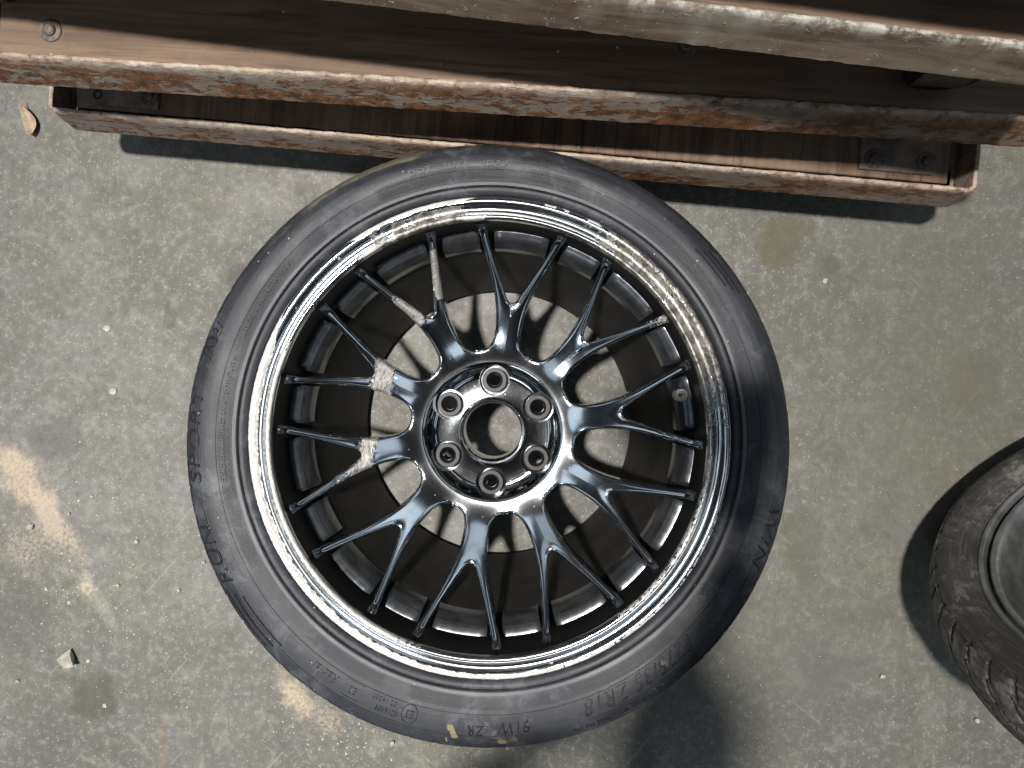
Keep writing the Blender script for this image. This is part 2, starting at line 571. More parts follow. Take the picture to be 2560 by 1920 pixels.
MAT = {}
MAT['floor'] = m_floor()
MAT['chrome'] = m_chrome('dark_chrome')
MAT['chrome_spoke'] = m_chrome('dark_chrome_spoke', base=(0.63, 0.66, 0.70), rough=0.105, spoke=True)
MAT['chrome_clean'] = m_chrome('dark_chrome_clean', base=(0.48, 0.51, 0.54), rough=0.07, scr=False)
MAT['pad'] = m_plain('step_block_grey', (0.15, 0.158, 0.17), 0.24, 0.8, 0.45, 30, 0.12)
MAT['wallblack'] = m_plain('wall_dark_reflection', (0.008, 0.008, 0.009), 0.42, 0.0, 0.3, 40, 0.05)  # black stands in for the dark reflections of the chrome wall
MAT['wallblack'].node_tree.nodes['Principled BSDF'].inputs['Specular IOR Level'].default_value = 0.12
MAT['barrel'] = m_plain('dusty_barrel', (0.016, 0.0155, 0.015), 0.6, 0.0, 0.4, 25)
MAT['sleeve'] = m_plain('lug_seat_steel', (0.026, 0.026, 0.028), 0.5, 0.1, 0.25, 150)
MAT['rubber'] = m_rubber('tyre_rubber', (0.025, 0.027, 0.034), (0.066, 0.070, 0.083), ridge=True)
MAT['letters'] = m_plain('tyre_lettering', (0.020, 0.021, 0.024), 0.42, 0, 0.35, 40)
MAT['rubber_b'] = m_rubber('worn_tyre_rubber', (0.034, 0.033, 0.032), (0.140, 0.134, 0.122), mud=True)
MAT['valve'] = m_plain('valve_steel', (0.80, 0.80, 0.78), 0.3, 0.9, 0.1, 200)
MAT['valve_core'] = m_plain('valve_core_brass', (0.16, 0.10, 0.08), 0.5, 0.5, 0.3, 300)
MAT['wood_y'] = m_wood('deck_wood_cross_grain', True)
MAT['wood_x'] = m_wood('deck_wood_long_grain', False)
MAT['rust_a'] = m_rust('rusty_angle_steel', 0.045)
MAT['rust_b'] = m_rust('lightly_rusted_steel', 0.02)
MAT['greywood'] = m_greywood('weathered_edge')
MAT['steel_plate'] = m_plain('dull_brown_plate', (0.20, 0.165, 0.14), 0.6, 0.1, 0.4, 45)
MAT['bolt'] = m_plain('bolt_steel', (0.17, 0.14, 0.12), 0.55, 0.4, 0.4, 200)
MAT['castor_steel'] = m_plain('castor_steel', (.055, .052, .050), .45, .6, .4, 80)
MAT['castor'] = m_plain('castor_black', (0.018, 0.018, 0.018), 0.5, 0, 0.4, 60)
MAT['silver'] = m_plain('dusty_silver_rim', (0.34, 0.345, 0.35), 0.36, 0.8, 0.3, 30)
MAT['stone'] = m_plain('pale_stone', (0.52, 0.50, 0.44), 0.75, 0, 0.25, 90, 0.5)
MAT['stone_g'] = m_plain('grey_stone', (0.30, 0.29, 0.27), 0.75, 0, 0.3, 90, 0.5)
MAT['leaf'] = m_plain('dry_leaf', (0.46, 0.36, 0.25), 0.7, 0, 0.25, 70, 0.4)
MAT['grit'] = m_plain('pale_grit', (0.60, 0.58, 0.54), 0.8, 0, 0.3, 30, 0)

# ------------------------------------------------------------------ floor
me = mesh('floor', [(-6, -6, 0), (6, -6, 0), (6, 6, 0), (-6, 6, 0)], [(0, 1, 2, 3)], smooth=False)
tag(link('floor', me, MAT['floor']), 'stained grey concrete workshop floor', 'floor', kind='structure')


# ------------------------------------------------------------------ stacked dollies
def frame_mesh(L, D, t, seed, rough=0.0007, sb=0.012):
    """raised band round the dolly: front edge on y=0, deck towards +y; origin at bottom middle of front edge"""
    rad = 0.016
    path = []   # (x, y, nx, ny)
    def corner(cx, cy, a0, a1, k=6):
        for i in range(k + 1):
            a = a0 + (a1 - a0) * i / k
            path.append((cx + rad * math.cos(a), cy + rad * math.sin(a), math.cos(a), math.sin(a)))
    nfront = 320
    corner(-L / 2 + rad, rad, math.pi, 1.5 * math.pi)
    for i in range(1, nfront):
        path.append((-L / 2 + rad + (L - 2 * rad) * i / nfront, 0, 0, -1))
    corner(L / 2 - rad, rad, 1.5 * math.pi, 2 * math.pi)
    for i in range(1, 40): path.append((L / 2, rad + (D - 2 * rad) * i / 40, 1, 0))
    corner(L / 2 - rad, D - rad, 0, 0.5 * math.pi)
    for i in range(1, 60): path.append((L / 2 - rad - (L - 2 * rad) * i / 60, D, 0, 1))
    corner(-L / 2 + rad, D - rad, 0.5 * math.pi, math.pi)
    for i in range(1, 40): path.append((-L / 2, D - rad - (D - 2 * rad) * i / 40, -1, 0))
    prof = [(0, 0, 0), (sb * .25, t * .25, 0), (sb * .5, t * .5, 0), (sb * .72, t * .72, .1), (sb * .88, t - .0045, .5), (sb + .0002, t - .0014, 1), (sb + .0014, t, 1), (sb + .0036, t, 1), (sb + .0050, t - .0012, .7), (sb + .0050, .006, 0), (0.042, .006, 0), (0.042, 0, 0)]
    n, k = len(path), len(prof)
    V, F, E = [], [], []
    for i, (x, y, nx, ny) in enumerate(path):
        for j, (off, z, e) in enumerate(prof):
            jj = rough * nz(x * 90 + seed, y * 90, j * 1.7) + rough * 0.8 * nz(x * 300 + seed, y * 300, j * 3.1) if j < 10 else 0
            jz = rough * 1.3 * nz(x * 140 + seed, y * 140, 9.0) if 4 <= j <= 8 else (rough * nz(x * 60, y * 60, seed) if j == 0 else 0)
            o = off - jj
            # inner flange is mitred at the corners by pulling towards the centre
            V.append((x - nx * o if abs(nx) + abs(ny) > 0 else x, y - ny * o, z + jz)); E.append(e)
    for i in range(n):
        i2 = (i + 1) % n
        for j in range(k):
            j2 = (j + 1) % k
            F.append((i * k + j, i2 * k + j, i2 * k + j2, i * k + j2))
    return mesh('frame', V, F, smooth=True, sharp=40, attrs={'edge': E})


def deck_mesh(L, D, t, inset, seed):
    bm = bmesh.new()
    x0, x1, y0, y1 = -L / 2 + inset, L / 2 - inset, 0.0155, D - 0.0155
    box(bm, x0, x1, y0, y1, 0.0075, t - 0.006, 0.0012, 1)
    return bm_mesh('deck', bm)


def castor(parent, x, y, h, swivel):
    """h: from the tread to the underside of the frame (local z = 0)"""
    r = 0.036
    bm = bmesh.new()
    box(bm, x - .036, x + .036, y - .028, y + .028, -0.0055, -0.0005, .001, 1)
    ca = link('castor', bm_mesh('castor', bm), MAT['castor_steel'], parent)
    c, s = math.cos(swivel), math.sin(swivel)
    def rot(bm):
        for v in bm.verts:
            a, b = v.co.x, v.co.y
            v.co.x, v.co.y = x + a * c - b * s, y + a * s + b * c
    bm = bmesh.new()
    for sy in (-1, 1):
        box(bm, -.018, .030, sy * .019 - .0015, sy * .019 + .0015, -h + r - .010, -.0058, .001, 1)
    box(bm, -.02, .02, -.0205, .0205, -.0125, -.0060, .001, 1)
    rot(bm)
    link('fork', bm_mesh('fork', bm), MAT['castor_steel'], ca)
    prof = [(0.004, -.0145), (r * .6, -.0145), (r * .62, -.012), (r * .8, -.012), (r - .003, -.0135), (r, -.010), (r, .010), (r - .003, .0135), (r * .8, .012), (r * .62, .012), (r * .6, .0145), (0.004, .0145)]
    v, f = lathe(prof, 32, closed=True)
    bm = bmesh.new()
    vs = [bm.verts.new((a + .012, cc, b - h + r)) for a, b, cc in v]
    for q in f: bm.faces.new([vs[i] for i in q])
    rot(bm)
    link('castor_wheel', bm_mesh('castor_wheel', bm, True, 35), MAT['castor'], ca)


def bolt_mesh(hole=False, r=0.0075):
    if hole:
        v, f = lathe([(r * 1.0, 0.0), (r * 1.0, 0.0006), (r * .55, 0.0004), (r * .5, -0.003), (0.0003, -0.003)], 20)
        return mesh('bolt', v, f, True, 35)
    v, f = lathe([(r * 1.9, -0.001), (r * 1.9, 0.0006), (r * 1.8, 0.0012), (r * 1.05, 0.0012), (r * 1.0, 0.0035), (r * .75, 0.0048), (0.0003, 0.0052)], 20)
    return mesh('bolt', v, f, True, 35)


def dolly(p0, p1, z0, t, castor_h, wood, band, label, seed, L=1.09, D=0.62, along=0.0, rough=.0007, sw=0.4, inset=0.037, sb=.010, xr=None, ci=.13):
    """p0,p1: two points of the front edge on plan"""
    ang = math.atan2(p1[1] - p0[1], p1[0] - p0[0])
    mx, my = (p0[0] + p1[0]) / 2, (p0[1] + p1[1]) / 2
    if xr is not None: along = (xr - mx) / math.cos(ang) - L / 2
    root = empty('stacked_dolly', (mx + along * math.cos(ang), my + along * math.sin(ang), z0), ang)
    tag(root, label, 'dolly', 'wooden dollies stacked behind the wheel')
    link('frame', frame_mesh(L, D, t, seed, rough, sb), MAT[band], root)
    link('deck', deck_mesh(L, D, t, inset, seed), MAT[wood], root)
    for sx in (-1, 1):
        for yy in (.056, D - .06):
            castor(root, sx * (L / 2 - ci), yy, castor_h, sw + sx * 0.9 + yy)
    return root


def to_local(root, p):
    M = Matrix.Translation(root.location) @ root.rotation_euler.to_matrix().to_4x4()
    return M.inverted() @ p


# nearest the floor: both its ends are in view
a = px(187, 325, .100); b = px(2372, 519, .100)
L1 = math.hypot(b.x - a.x, b.y - a.y) + .020
d1 = dolly(a, b, .100, .047, .100, 'wood_y', 'rust_b', 'lowest rusty-edged wooden dolly, resting on the floor behind the tyre', 3, L=L1, sw=2.6, sb=.0065)
a = px(0, 207, .236); b = px(2560, 368, .236)
d2 = dolly(a, b, .236, .044, .095, 'wood_x', 'rust_a', 'second dolly up, with the boldest orange rust along its grey front edge', 11, L=1.10, xr=.530, rough=.0009)
a = px(814, 0, .400); b = px(2560, 212, .400)
d3 = dolly(a, b, .400, .036, .126, 'wood_x', 'greywood', 'third dolly up with a weathered grey-brown front edge', 23, L=1.02, xr=.432, ci=.07, rough=.0007, sw=-.9)
a = Vector((.176, .272, 0)); b = Vector((.366, .245, 0))
d4 = dolly(a, b, .540, .040, .110, 'wood_x', 'rust_b', 'topmost dolly of the stack, shading the deck below it', 31, L=1.0, xr=.42)

# steel plates and bolts on the decks
def plate(root, u0, v0, u1, v1, zt, width, bolts):
    A = to_local(root, px(u0, v0, zt)); B = to_local(root, px(u1, v1, zt))
    zd = zt - root.location.z
    bm = bmesh.new()
    box(bm, A.x, B.x, min(A.y, B.y), min(A.y, B.y) + width, zd + .0004, zd + .0044, .0008, 1)
    pl = link('corner_plate', bm_mesh('corner_plate', bm), MAT['steel_plate'], root)
    for (u, v, hole) in bolts:
        q = to_local(root, px(u, v, zt))
        link('bolt', bolt_mesh(hole, .0058), MAT['castor'] if hole else MAT['bolt'], pl, (q.x, q.y, zd + .0046))

zd1 = .100 + .047 - .006
plate(d1, 232, 262, 400, 262, zd1, .032, [(250, 240, True), (378, 244, False)])
plate(d1, 2143, 424, 2330, 424, zd1, .040, [(2180, 400, False), (2312, 406, False)])
zd2 = .236 + .044 - .006
for (u, v) in ((127, 77), (1716, 115)):
    q = to_local(d2, px(u, v, zd2))
    link('bolt', bolt_mesh(False, .006), MAT['bolt'], d2, (q.x, q.y, q.z + .0003))

# ------------------------------------------------------------------ the wheel
WC = Vector((-0.0432, -0.0687, 0.0))
wheel = empty('alloy_wheel', WC)
tag(wheel, 'dark chrome multi-spoke wheel with kerb-scraped lip and tyre, lying flat on the concrete', 'wheel')

# --- rim: lip, inner wall and step
rim_prof = [(.2300, .2250), (.2380, .2330), (.2436, .2370), (.2458, .2420), (.2462, .2480), (.2455, .2525), (.2436, .2552),
            (.2412, .2560), (.2388, .2552), (.2370, .2534), (.2352, .2520), (.2330, .2514), (.2308, .2518), (.2288, .2532),
            (.2270, .2546), (.2252, .2550), (.2238, .2540), (.2231, .2515), (.2228, .2460), (.2226, .2350), (.2224, .2100),
            (.2222, .1850), (.2205, .1780), (.2120, .1700), (.2075, .1600)]
rp = catmull(rim_prof[:19], 3)
DEG = math.degrees


def adiff(a, b):
    return (a - b + 180) % 360 - 180


def rim_attrs(verts):
    S, C = [], []
    for (x, y, z) in verts:
        r = math.hypot(x, y); th = DEG(math.atan2(y, x)) % 360
        k = nz(math.cos(R_(th)) * 22, math.sin(R_(th)) * 22, 2.2)
        k2 = nz(math.cos(R_(th)) * 70, math.sin(R_(th)) * 70, 5.2)
        s = c = 0.0
        if z > .236:
            # outer kerb rash: white on the left and along the bottom
            wdt = np.interp(th, [0, 92, 96, 122, 126, 140, 148, 156, 190, 225, 255, 280, 300, 318, 334, 345, 360],
                            [.0025, .0005, .0060, .0060, .0005, .0005, .0020, .0100, .0112, .0100, .0082, .0068, .0054, .0042, .0030, .0025, .0025])
            inner = .2466 - wdt * (1 + .12 * k + .10 * k2)
            if wdt > .0005 and r > inner - .0016: s = max(s, sstep(inner - .0012, inner + .0012, r))
            if 286 < th < 345: s *= sstep(-.5, .25, k2 + .25 * k + .22)
            # inner edge scraped
            e = np.interp(th, [0, 88, 93, 123, 127, 150, 158, 240, 250, 262, 300, 310, 340, 352, 360], [.45, 0, 1, 1, .15, .2, 1, 1, .5, .1, .1, .6, .55, .5, .45])
            if r < .2278 and z > .2485:
                s = max(s, e * sstep(.2276, .2262, r) * (0.80 + .3 * k2 + .2 * k))
            # corroded, chalky stretch on the right and dull brown break at the top
            e = np.interp(th, [0, 4, 10, 22, 44, 56, 64, 70, 92, 96, 118, 124, 355, 360], [.3, .42, .72, .86, .88, .74, .45, .1, 0, .72, .72, 0, .1, .3])
            band = 1.0
            if 93 < th < 123: band = sstep(.2400, .2375, r)
            c = e * band * (0.85 + .5 * k)
            if 12 < th < 48: s = max(s, sstep(.2380, .2410, r) * (.55 + .9 * k2 + .4 * k))
            # small chips on the clean chrome
            if nz(x * 160, y * 160, 7.7) > .62 and r > .236: s = max(s, .6)
            if 60 < th < 92 and r > .2425 and nz(x * 90, y * 90, 1.7) > .05: s = max(s, .75)
        S.append(s); C.append(c)
    return S, C


v, f = lathe(rp, 900)
# gouged relief where the kerb has bitten
S, C = rim_attrs(v)
v2 = []
for (x, y, z), s, c in zip(v, S, C):
    d = 0.0008 * sstep(.5, .75, s) * (nz(x * 260, y * 260, z * 260) - .35)
    v2.append((x, y, z + d))
rim = link('rim', mesh('rim', v2, f, attrs={'scrape': S, 'corrode': C}), MAT['chrome'], wheel)

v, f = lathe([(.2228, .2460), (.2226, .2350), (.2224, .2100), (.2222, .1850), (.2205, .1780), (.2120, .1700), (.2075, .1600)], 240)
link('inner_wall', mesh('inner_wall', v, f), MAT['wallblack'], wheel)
v, f = lathe(catmull([(.2075, .1600), (.2045, .150), (.2010, .130), (.1960, .110), (.1900, .085), (.1840, .050), (.1790, .022), (.1790, .012), (.1950, .009), (.2250, .010), (.2420, .018), (.2300, .030)], 3), 200)
link('barrel', mesh('barrel', v, f), MAT['barrel'], wheel)

# --- spokes: ten Y-shaped spokes
YAX = 81.0
RWIN = 0.0945
RFORK = 0.1470
RTIP = 0.2223
W_R = np.array([.0945, .0948, .0955, .0970, .0990, .102, .106, .112, .120, .128, .136, .145, .155, .165, .176, .187, .197, .207, .215, .2223])
W_A = np.array([0, 2.3, 4.2, 6.0, 7.5, 8.9, 9.9, 10.7, 11.2, 11.35, 11.3, 11.0, 10.5, 9.85, 9.0, 8.2, 7.5, 6.85, 6.32, 5.62])
B_R = np.array([.1470, .1473, .1480, .1495, .152, .156, .162, .170, .178, .188, .198, .207, .215, .2223])
B_A = np.array([0, .75, 1.25, 1.8, 2.4, 3.15, 4.15, 5.25, 6.25, 7.4, 8.35, 9.05, 9.52, 9.72])


def win(r): return float(np.interp(r, W_R, W_A))
def crot(r): return float(np.interp(r, B_R, B_A))


def zs(r):
    t = max(0.0, (r - .0805) / (.2223 - .0805))
    return .1640 + .0650 * t ** 1.32


edge_pts = []
for r in np.concatenate([np.linspace(.0945, .102, 40), np.linspace(.1022, .2223, 130)]):
    th = R_(18 - win(r)); edge_pts.append((r * math.cos(th), r * math.sin(th)))
fork_pts = []
for r in np.concatenate([np.linspace(.1470, .152, 30), np.linspace(.1522, .2223, 80)]):
    th = R_(crot(r)); fork_pts.append((r * math.cos(th), r * math.sin(th)))
EP = np.array(edge_pts); FP = np.array(fork_pts)
FP2 = np.concatenate([FP, FP * np.array([1, -1])])


def edge_dist(x, y):
    d1_ = np.min(np.hypot(EP[:, 0] - x, EP[:, 1] - y))
    d2_ = np.min(np.hypot(FP2[:, 0] - x, FP2[:, 1] - y))
    return min(d1_, d2_)


rows = np.unique(np.round(np.concatenate([np.linspace(.0803, .0945, 9), [.0946, .0948, .0951, .0955, .0962, .097, .098, .0992], np.linspace(.1005, .1455, 24),
        [.1463, .1468, .1470, .1471, .1473, .1476, .148, .1487, .1495, .151, .153], np.linspace(.1555, .2223, 26)]), 6))
US = np.array([0, .035, .09, .16, .25, .37, .5, .63, .75, .84, .91, .965, 1.0])
BEV = .0030


def spoke_z(x, y, r, wob=0.0):
    d = edge_dist(x, y)
    q = 0.0
    if d < BEV:
        q = BEV - math.sqrt(max(0, BEV ** 2 - (BEV - d) ** 2))
    q += .0012 * math.exp(-d / .006)
    if r > .2155: q -= .0060 * ((r - .2155) / .0068) ** 2
    return zs(r) - q


# half-spoke base grid, cached
BASE = []
for r in rows:
    a = 18.0 if r <= RWIN else 18.0 - win(r)
    b = 0.0 if r <= RFORK else crot(r)
    line = []
    for u in US:
        th = R_(b + (a - b) * u)
        x, y = r * math.cos(th), r * math.sin(th)
        line.append((x, y, spoke_z(x, y, r)))
    BASE.append(line)
NR, NU = len(rows), len(US)


def spoke_mesh(scr):
    """scr(r, theta_deg) -> scrape amount"""
    V, F, S = [], [], []
    seam = []
    for sgn in (1, -1):
        base = len(V)
        for i, r in enumerate(rows):
            for j in range(NU):
                x, y, z = BASE[i][j]
                th = DEG(math.atan2(y, x)) * sgn
                s = scr(r, th)
                if s > 0: z -= .0010 * s * (nz(x * 240, y * 240 * sgn, 4) + .25)
                V.append((x, y * sgn, z)); S.append(s)
                if j == NU - 1 and r <= RWIN: seam.append((len(V) - 1, sgn))
        def idx(i, j): return base + i * NU + j
        for i in range(NR - 1):
            for j in range(NU - 1):
                F.append((idx(i, j), idx(i + 1, j), idx(i + 1, j + 1), idx(i, j + 1)))
        # side walls: outer side from the window on, inner side from the fork on
        bo, bi = [], []
        for i, r in enumerate(rows):
            t = .030 - .008 * (r - .08) / .14
            x, y, z = V[idx(i, NU - 1)]; k = 1.0
            V.append((x, y, zs(r) - t)); S.append(0); bo.append(len(V) - 1)
            x, y, z = V[idx(i, 0)]
            V.append((x, y, zs(r) - t)); S.append(0); bi.append(len(V) - 1)
        for i in range(NR - 1):
            if rows[i] >= RWIN - 1e-7:
                F.append((idx(i, NU - 1), idx(i + 1, NU - 1), bo[i + 1], bo[i]))
            if rows[i] >= RFORK - 1e-7:
                F.append((idx(i, 0), bi[i], bi[i + 1], idx(i + 1, 0)))
            F.append((bi[i], bo[i], bo[i + 1], bi[i + 1]))
    bm = bmesh.new()
    lay = bm.verts.layers.float.new('scrape')
    bm.verts.layers.float.new('corrode')
    lay = bm.verts.layers.float['scrape']
    vs = [bm.verts.new(p) for p in V]
    for q, s in zip(vs, S): q[lay] = s
    for q in F:
        try: bm.faces.new([vs[k] for k in q])
        except ValueError: pass
    bmesh.ops.remove_doubles(bm, verts=bm.verts, dist=1e-6)
    bmesh.ops.recalc_face_normals(bm, faces=bm.faces)
    me = bpy.data.meshes.new('spoke')
    bm.to_mesh(me); bm.free()
    me.polygons.foreach_set('use_smooth', [True] * len(me.polygons))
    # seams to the neighbouring spokes: drop the sideways part of the normal
    vn = [Vector(v.vector) for v in me.vertex_normals]
    for i, vv in enumerate(me.vertices):
        x, y = vv.co.x, vv.co.y
        r = math.hypot(x, y)
        if r <= RWIN + 1e-6 and abs(abs(DEG(math.atan2(y, x))) - 18) < .02 and vv.co.z > .15:
            tdir = Vector((-y, x, 0)).normalized()
            n_ = vn[i] - tdir * vn[i].dot(tdir)
            vn[i] = n_.normalized()
    me.normals_split_custom_set_from_vertices(vn)
    return me


def none(r, th): return 0.0
def scr_117(r, th):   # 105 deg arm is theta -10, 127 deg arm is theta +10
    s = 0
    if th > 0: s = sstep(.136, .150, r) * sstep(.190, .170, r) * sstep(1.0, 4.5, th) * .9
    else: s = sstep(.152, .166, r) * sstep(.216, .200, r) * sstep(-6.5, -7.3, th + (r - .19) * 60) * .95
    return s
def scr_153(r, th): return sstep(.116, .132, r + .0006 * th) * sstep(.155, .140, r + .0006 * th) * .72
def scr_189(r, th): return sstep(.124, .139, r - .0009 * th) * sstep(.159, .144, r - .0009 * th) * .72 + (.5 * sstep(.150, .158, r) * sstep(.185, .175, r) if th > 5 else 0) * .8
def scr_45(r, th): return .45 if (th < -8 and r > .205) else (.6 if abs(th + 1.5 - (r - .13) * 40) < .3 and .122 < r < .145 else 0)
def scr_81(r, th): return .62 if abs(th - (r - .14) * 30) < .35 and .133 < r < .146 else 0
def scr_9(r, th): return .5 * sstep(.17, .18, r) if th < 0 and nz(r * 300, th, 2) > .1 else 0

shared = spoke_mesh(none)
special = {1: scr_117, 2: scr_153, 3: scr_189, 9: scr_45, 0: scr_81, 8: scr_9}
for k in range(10):
    me = spoke_mesh(special[k]) if k in special else shared
    o = link('spoke', me, MAT['chrome_spoke'], wheel, rot=(0, 0, R_(YAX + 36 * k)))
    if k == 1: o['label'] = 'spoke with both arms scraped to bare metal'
    if k == 2: o['label'] = 'spoke with a broad scrape across its fork'

# --- hub with six lug pockets
hub_prof = [(.0332, .112), (.0332, .1515), (.0338, .1540), (.0350, .1552), (.0368, .1553), (.0380, .1545), (.0388, .1535), (.0400, .1533), (.0620, .1533),
            (.0655, .1537), (.0685, .1552), (.0715, .1580), (.0745, .1612), (.0770, .1632), (.0785, .1642), (.0797, .1644), (.0803, .1641), (.0803, .112)]
v, f = lathe(hub_prof, 180, closed=True)
hub = link('hub', mesh('hub', v, f, True, 30), MAT['chrome_clean'], wheel)
LUG_A = [88 + 60 * k for k in range(6)]
PCD = .0594
v, f = lathe([(.0001, .20), (.0184, .20), (.0178, .158), (.0170, .1400), (.0068, .1400), (.0066, .10), (.0001, .10)], 48)
bm = bmesh.new()
for a in LUG_A:
    vs = [bm.verts.new((x + PCD * math.cos(R_(a)), y + PCD * math.sin(R_(a)), z)) for x, y, z in v]
    for q in f: bm.faces.new([vs[i] for i in q])
bmesh.ops.holes_fill(bm, edges=[e for e in bm.edges if e.is_boundary])
cut = link('cutter', bm_mesh('cutter', bm), None, wheel)
md = hub.modifiers.new('b', 'BOOLEAN'); md.object = cut; md.operation = 'DIFFERENCE'; md.solver = 'EXACT'
bpy.context.view_layer.update()
dg = bpy.context.evaluated_depsgraph_get()
me = bpy.data.meshes.new_from_object(hub.evaluated_get(dg))
hub.modifiers.clear(); hub.data = me
bpy.data.objects.remove(cut, do_unlink=True)
me.polygons.foreach_set('use_smooth', [True] * len(me.polygons))
me.set_sharp_from_angle(angle=R_(28))
sv, sf = lathe([(.0142, .1402), (.0142, .1492), (.0137, .1500), (.0098, .1500), (.0092, .1496), (.0070, .1440), (.0067, .120)], 40)
sl = mesh('lug_seat', sv, sf, True, 30)
for a in LUG_A:
    link('lug_seat', sl, MAT['sleeve'], hub, (PCD * math.cos(R_(a)), PCD * math.sin(R_(a)), 0))

# --- step blocks between the spoke ends
def pad_mesh(half):
    prof = [(.2226, .1970), (.2215, .1969), (.2128, .1927), (.2120, .1919), (.2068, .1800), (.2064, .1785), (.2064, .1580), (.2226, .1580)]
    nseg = 14
    V, F = [], []
    for i in range(nseg + 1):
        u = -1 + 2 * i / nseg
        for (r, z) in prof:
            th = R_(half) * u
            zz = z - (.0015 if abs(u) > .99 else 0)
            V.append((r * math.cos(th), r * math.sin(th), zz))
    k = len(prof)
    for i in range(nseg):
        for j in range(k):
            j2 = (j + 1) % k
            F.append((i * k + j, (i + 1) * k + j, (i + 1) * k + j2, i * k + j2))
    F.append(tuple(range(k))); F.append(tuple(range(nseg * k, nseg * k + k))[::-1])
    return mesh('step_block', V, F, True, 25)

pw, pv = pad_mesh(5.7), pad_mesh(7.9)
for k in range(10):
    link('step_block', pv, MAT['pad'], wheel, rot=(0, 0, R_(YAX + 36 * k)))
    link('step_block', pw, MAT['pad'], wheel, rot=(0, 0, R_(YAX + 18 + 36 * k)))

# --- valve
pvv = px(1703, 988, .200) - WC
v, f = lathe([(.0072, -.010), (.0072, .0010), (.0066, .0020), (.0046, .0020), (.0040, .0012), (.0038, -.003), (.0001, -.003)], 28)
va = link('valve', mesh('valve', v, f, True, 35), MAT['valve'], wheel, (pvv.x, pvv.y, .1985))
v, f = lathe([(.0026, -.003), (.0026, .0004), (.0018, .0012), (.0001, .0012)], 18)
link('valve_core', mesh('valve_core', v, f, True, 35), MAT['valve_core'], va)


# --- tyre
def tyre_profile(bead, ridge, side, R, zt):
    """upper half, from the bead outwards; zt = half-width plane"""
    pass


side_pts = [(.2380, .2300), (.2440, .2375), (.2470, .2440), (.2490, .2490), (.2515, .2515), (.2540, .2520), (.2556, .2518), (.2560, .2555), (.2568, .2572), (.2600, .2580),
            (.2606, .2566), (.2612, .2548), (.2660, .2562), (.2720, .2578), (.2752, .2584), (.2754, .2591), (.2760, .2592), (.2763, .2586), (.2790, .2590), (.2870, .2592), (.2930, .2580), (.2933, .2587), (.2939, .2586), (.2942, .2577), (.3000, .2548), (.3050, .2508), (.3056, .2518),
            (.3066, .2508), (.3070, .2486), (.3110, .2420), (.3150, .2320), (.3178, .2220), (.3198, .2100)]
SW_R = np.array([p[0] for p in side_pts[11:]]); SW_Z = np.array([p[1] for p in side_pts[11:]])
tread = [(.3205, .200)]
for zc in (.178, .140, .102, .064):
    tread += [(.3212, zc + .0055), (.3140, zc + .0045), (.3140, zc - .0045), (.3212, zc - .0055)]
tread += [(.3205, .052)]
low = [(r, .264 - z) for r, z in side_pts[::-1] if r > .262]
tp = refine(side_pts + tread + low + [(.2500, .012), (.2400, .024)], .004)


def tyre_mesh(tp, segs, rtread, grooves, mudf):
    def rad(th, i, r, z):
        if r > rtread - .006 and grooves:
            zz = abs(z - .132) / .132
            ph = (th * grooves / (2 * math.pi) + zz * 2.2) % 1.0
            if ph < .13: r -= .0055
        elif r > rtread - .022 and r > .3 and grooves:
            ph = (th * grooves / (2 * math.pi) + .7) % 1.0
            if ph < .10: r -= .0006
        return r, z
    v, f = lathe(tp, segs, closed=False, radial=rad)
    M, P, Q = [], [], []
    for (x, y, z) in v:
        m_, p_, q_ = mudf(x, y, z)
        M.append(m_); P.append(p_); Q.append(q_)
    return mesh('tyre', v, f, True, 38, attrs={'mud': M, 'paint': P, 'chalk': Q})


def wedge(th, c, hw): return sstep(hw, hw * .5, abs(adiff(th, c)))


def mud1(x, y, z):
    if z < .1: return .1, 0, 0
    r = math.hypot(x, y); th = DEG(math.atan2(y, x)) % 360
    k = nz(x * 30, y * 30, 1)
    mud = wedge(th, 117, 20) * sstep(.296, .306, r) * (.55 + .5 * k) + wedge(th, 88, 32) * sstep(.290, .312, r) * .48
    mud = max(mud, wedge(th, 110, 7) * sstep(.306, .311, r) * 1.1, .45 * wedge(th, 130, 10) * sstep(.292, .3, r))
    pa = 0
    for (c, rr, hw, hr) in ((-96.5, .291, .9, .0045), (-97.2, .302, .5, .002), (-86.5, .300, 1.3, .003), (-87.8, .3105, 3.0, .0011)):
        pa = max(pa, wedge(th, c + (r - rr) * 150, hw) * sstep(hr * 1.5, hr * .8, abs(r - rr)))
    ch = 0
    for (c, rr, hw, hr) in ((-50.3, .284, 1.8, .006), (-83, .286, 1.2, .006), (-89, .285, 2.2, .0075),  (182, .311, 22, .006), (196, .310, 14, .005), (-86, .297, 4.2, .006), (-20, .280, 2.5, .008)):
        ch = max(ch, (.60 if hw < 10 else .42) * wedge(th, c, hw) * sstep(hr * 1.4, hr * .6, abs(r - rr)))
    return mud, pa, ch


ty = link('tyre', tyre_mesh(tp, 720, .3205, 64, mud1), MAT['rubber'], wheel)


def flex(x, y):
    r = math.hypot(x, y)
    k = sstep(.250, .312, r)
    return x - .0035 * k, y - .0105 * k


for vv in ty.data.vertices:
    vv.co.x, vv.co.y = flex(vv.co.x, vv.co.y)


def side_z(r): return float(np.interp(r, SW_R, SW_Z))


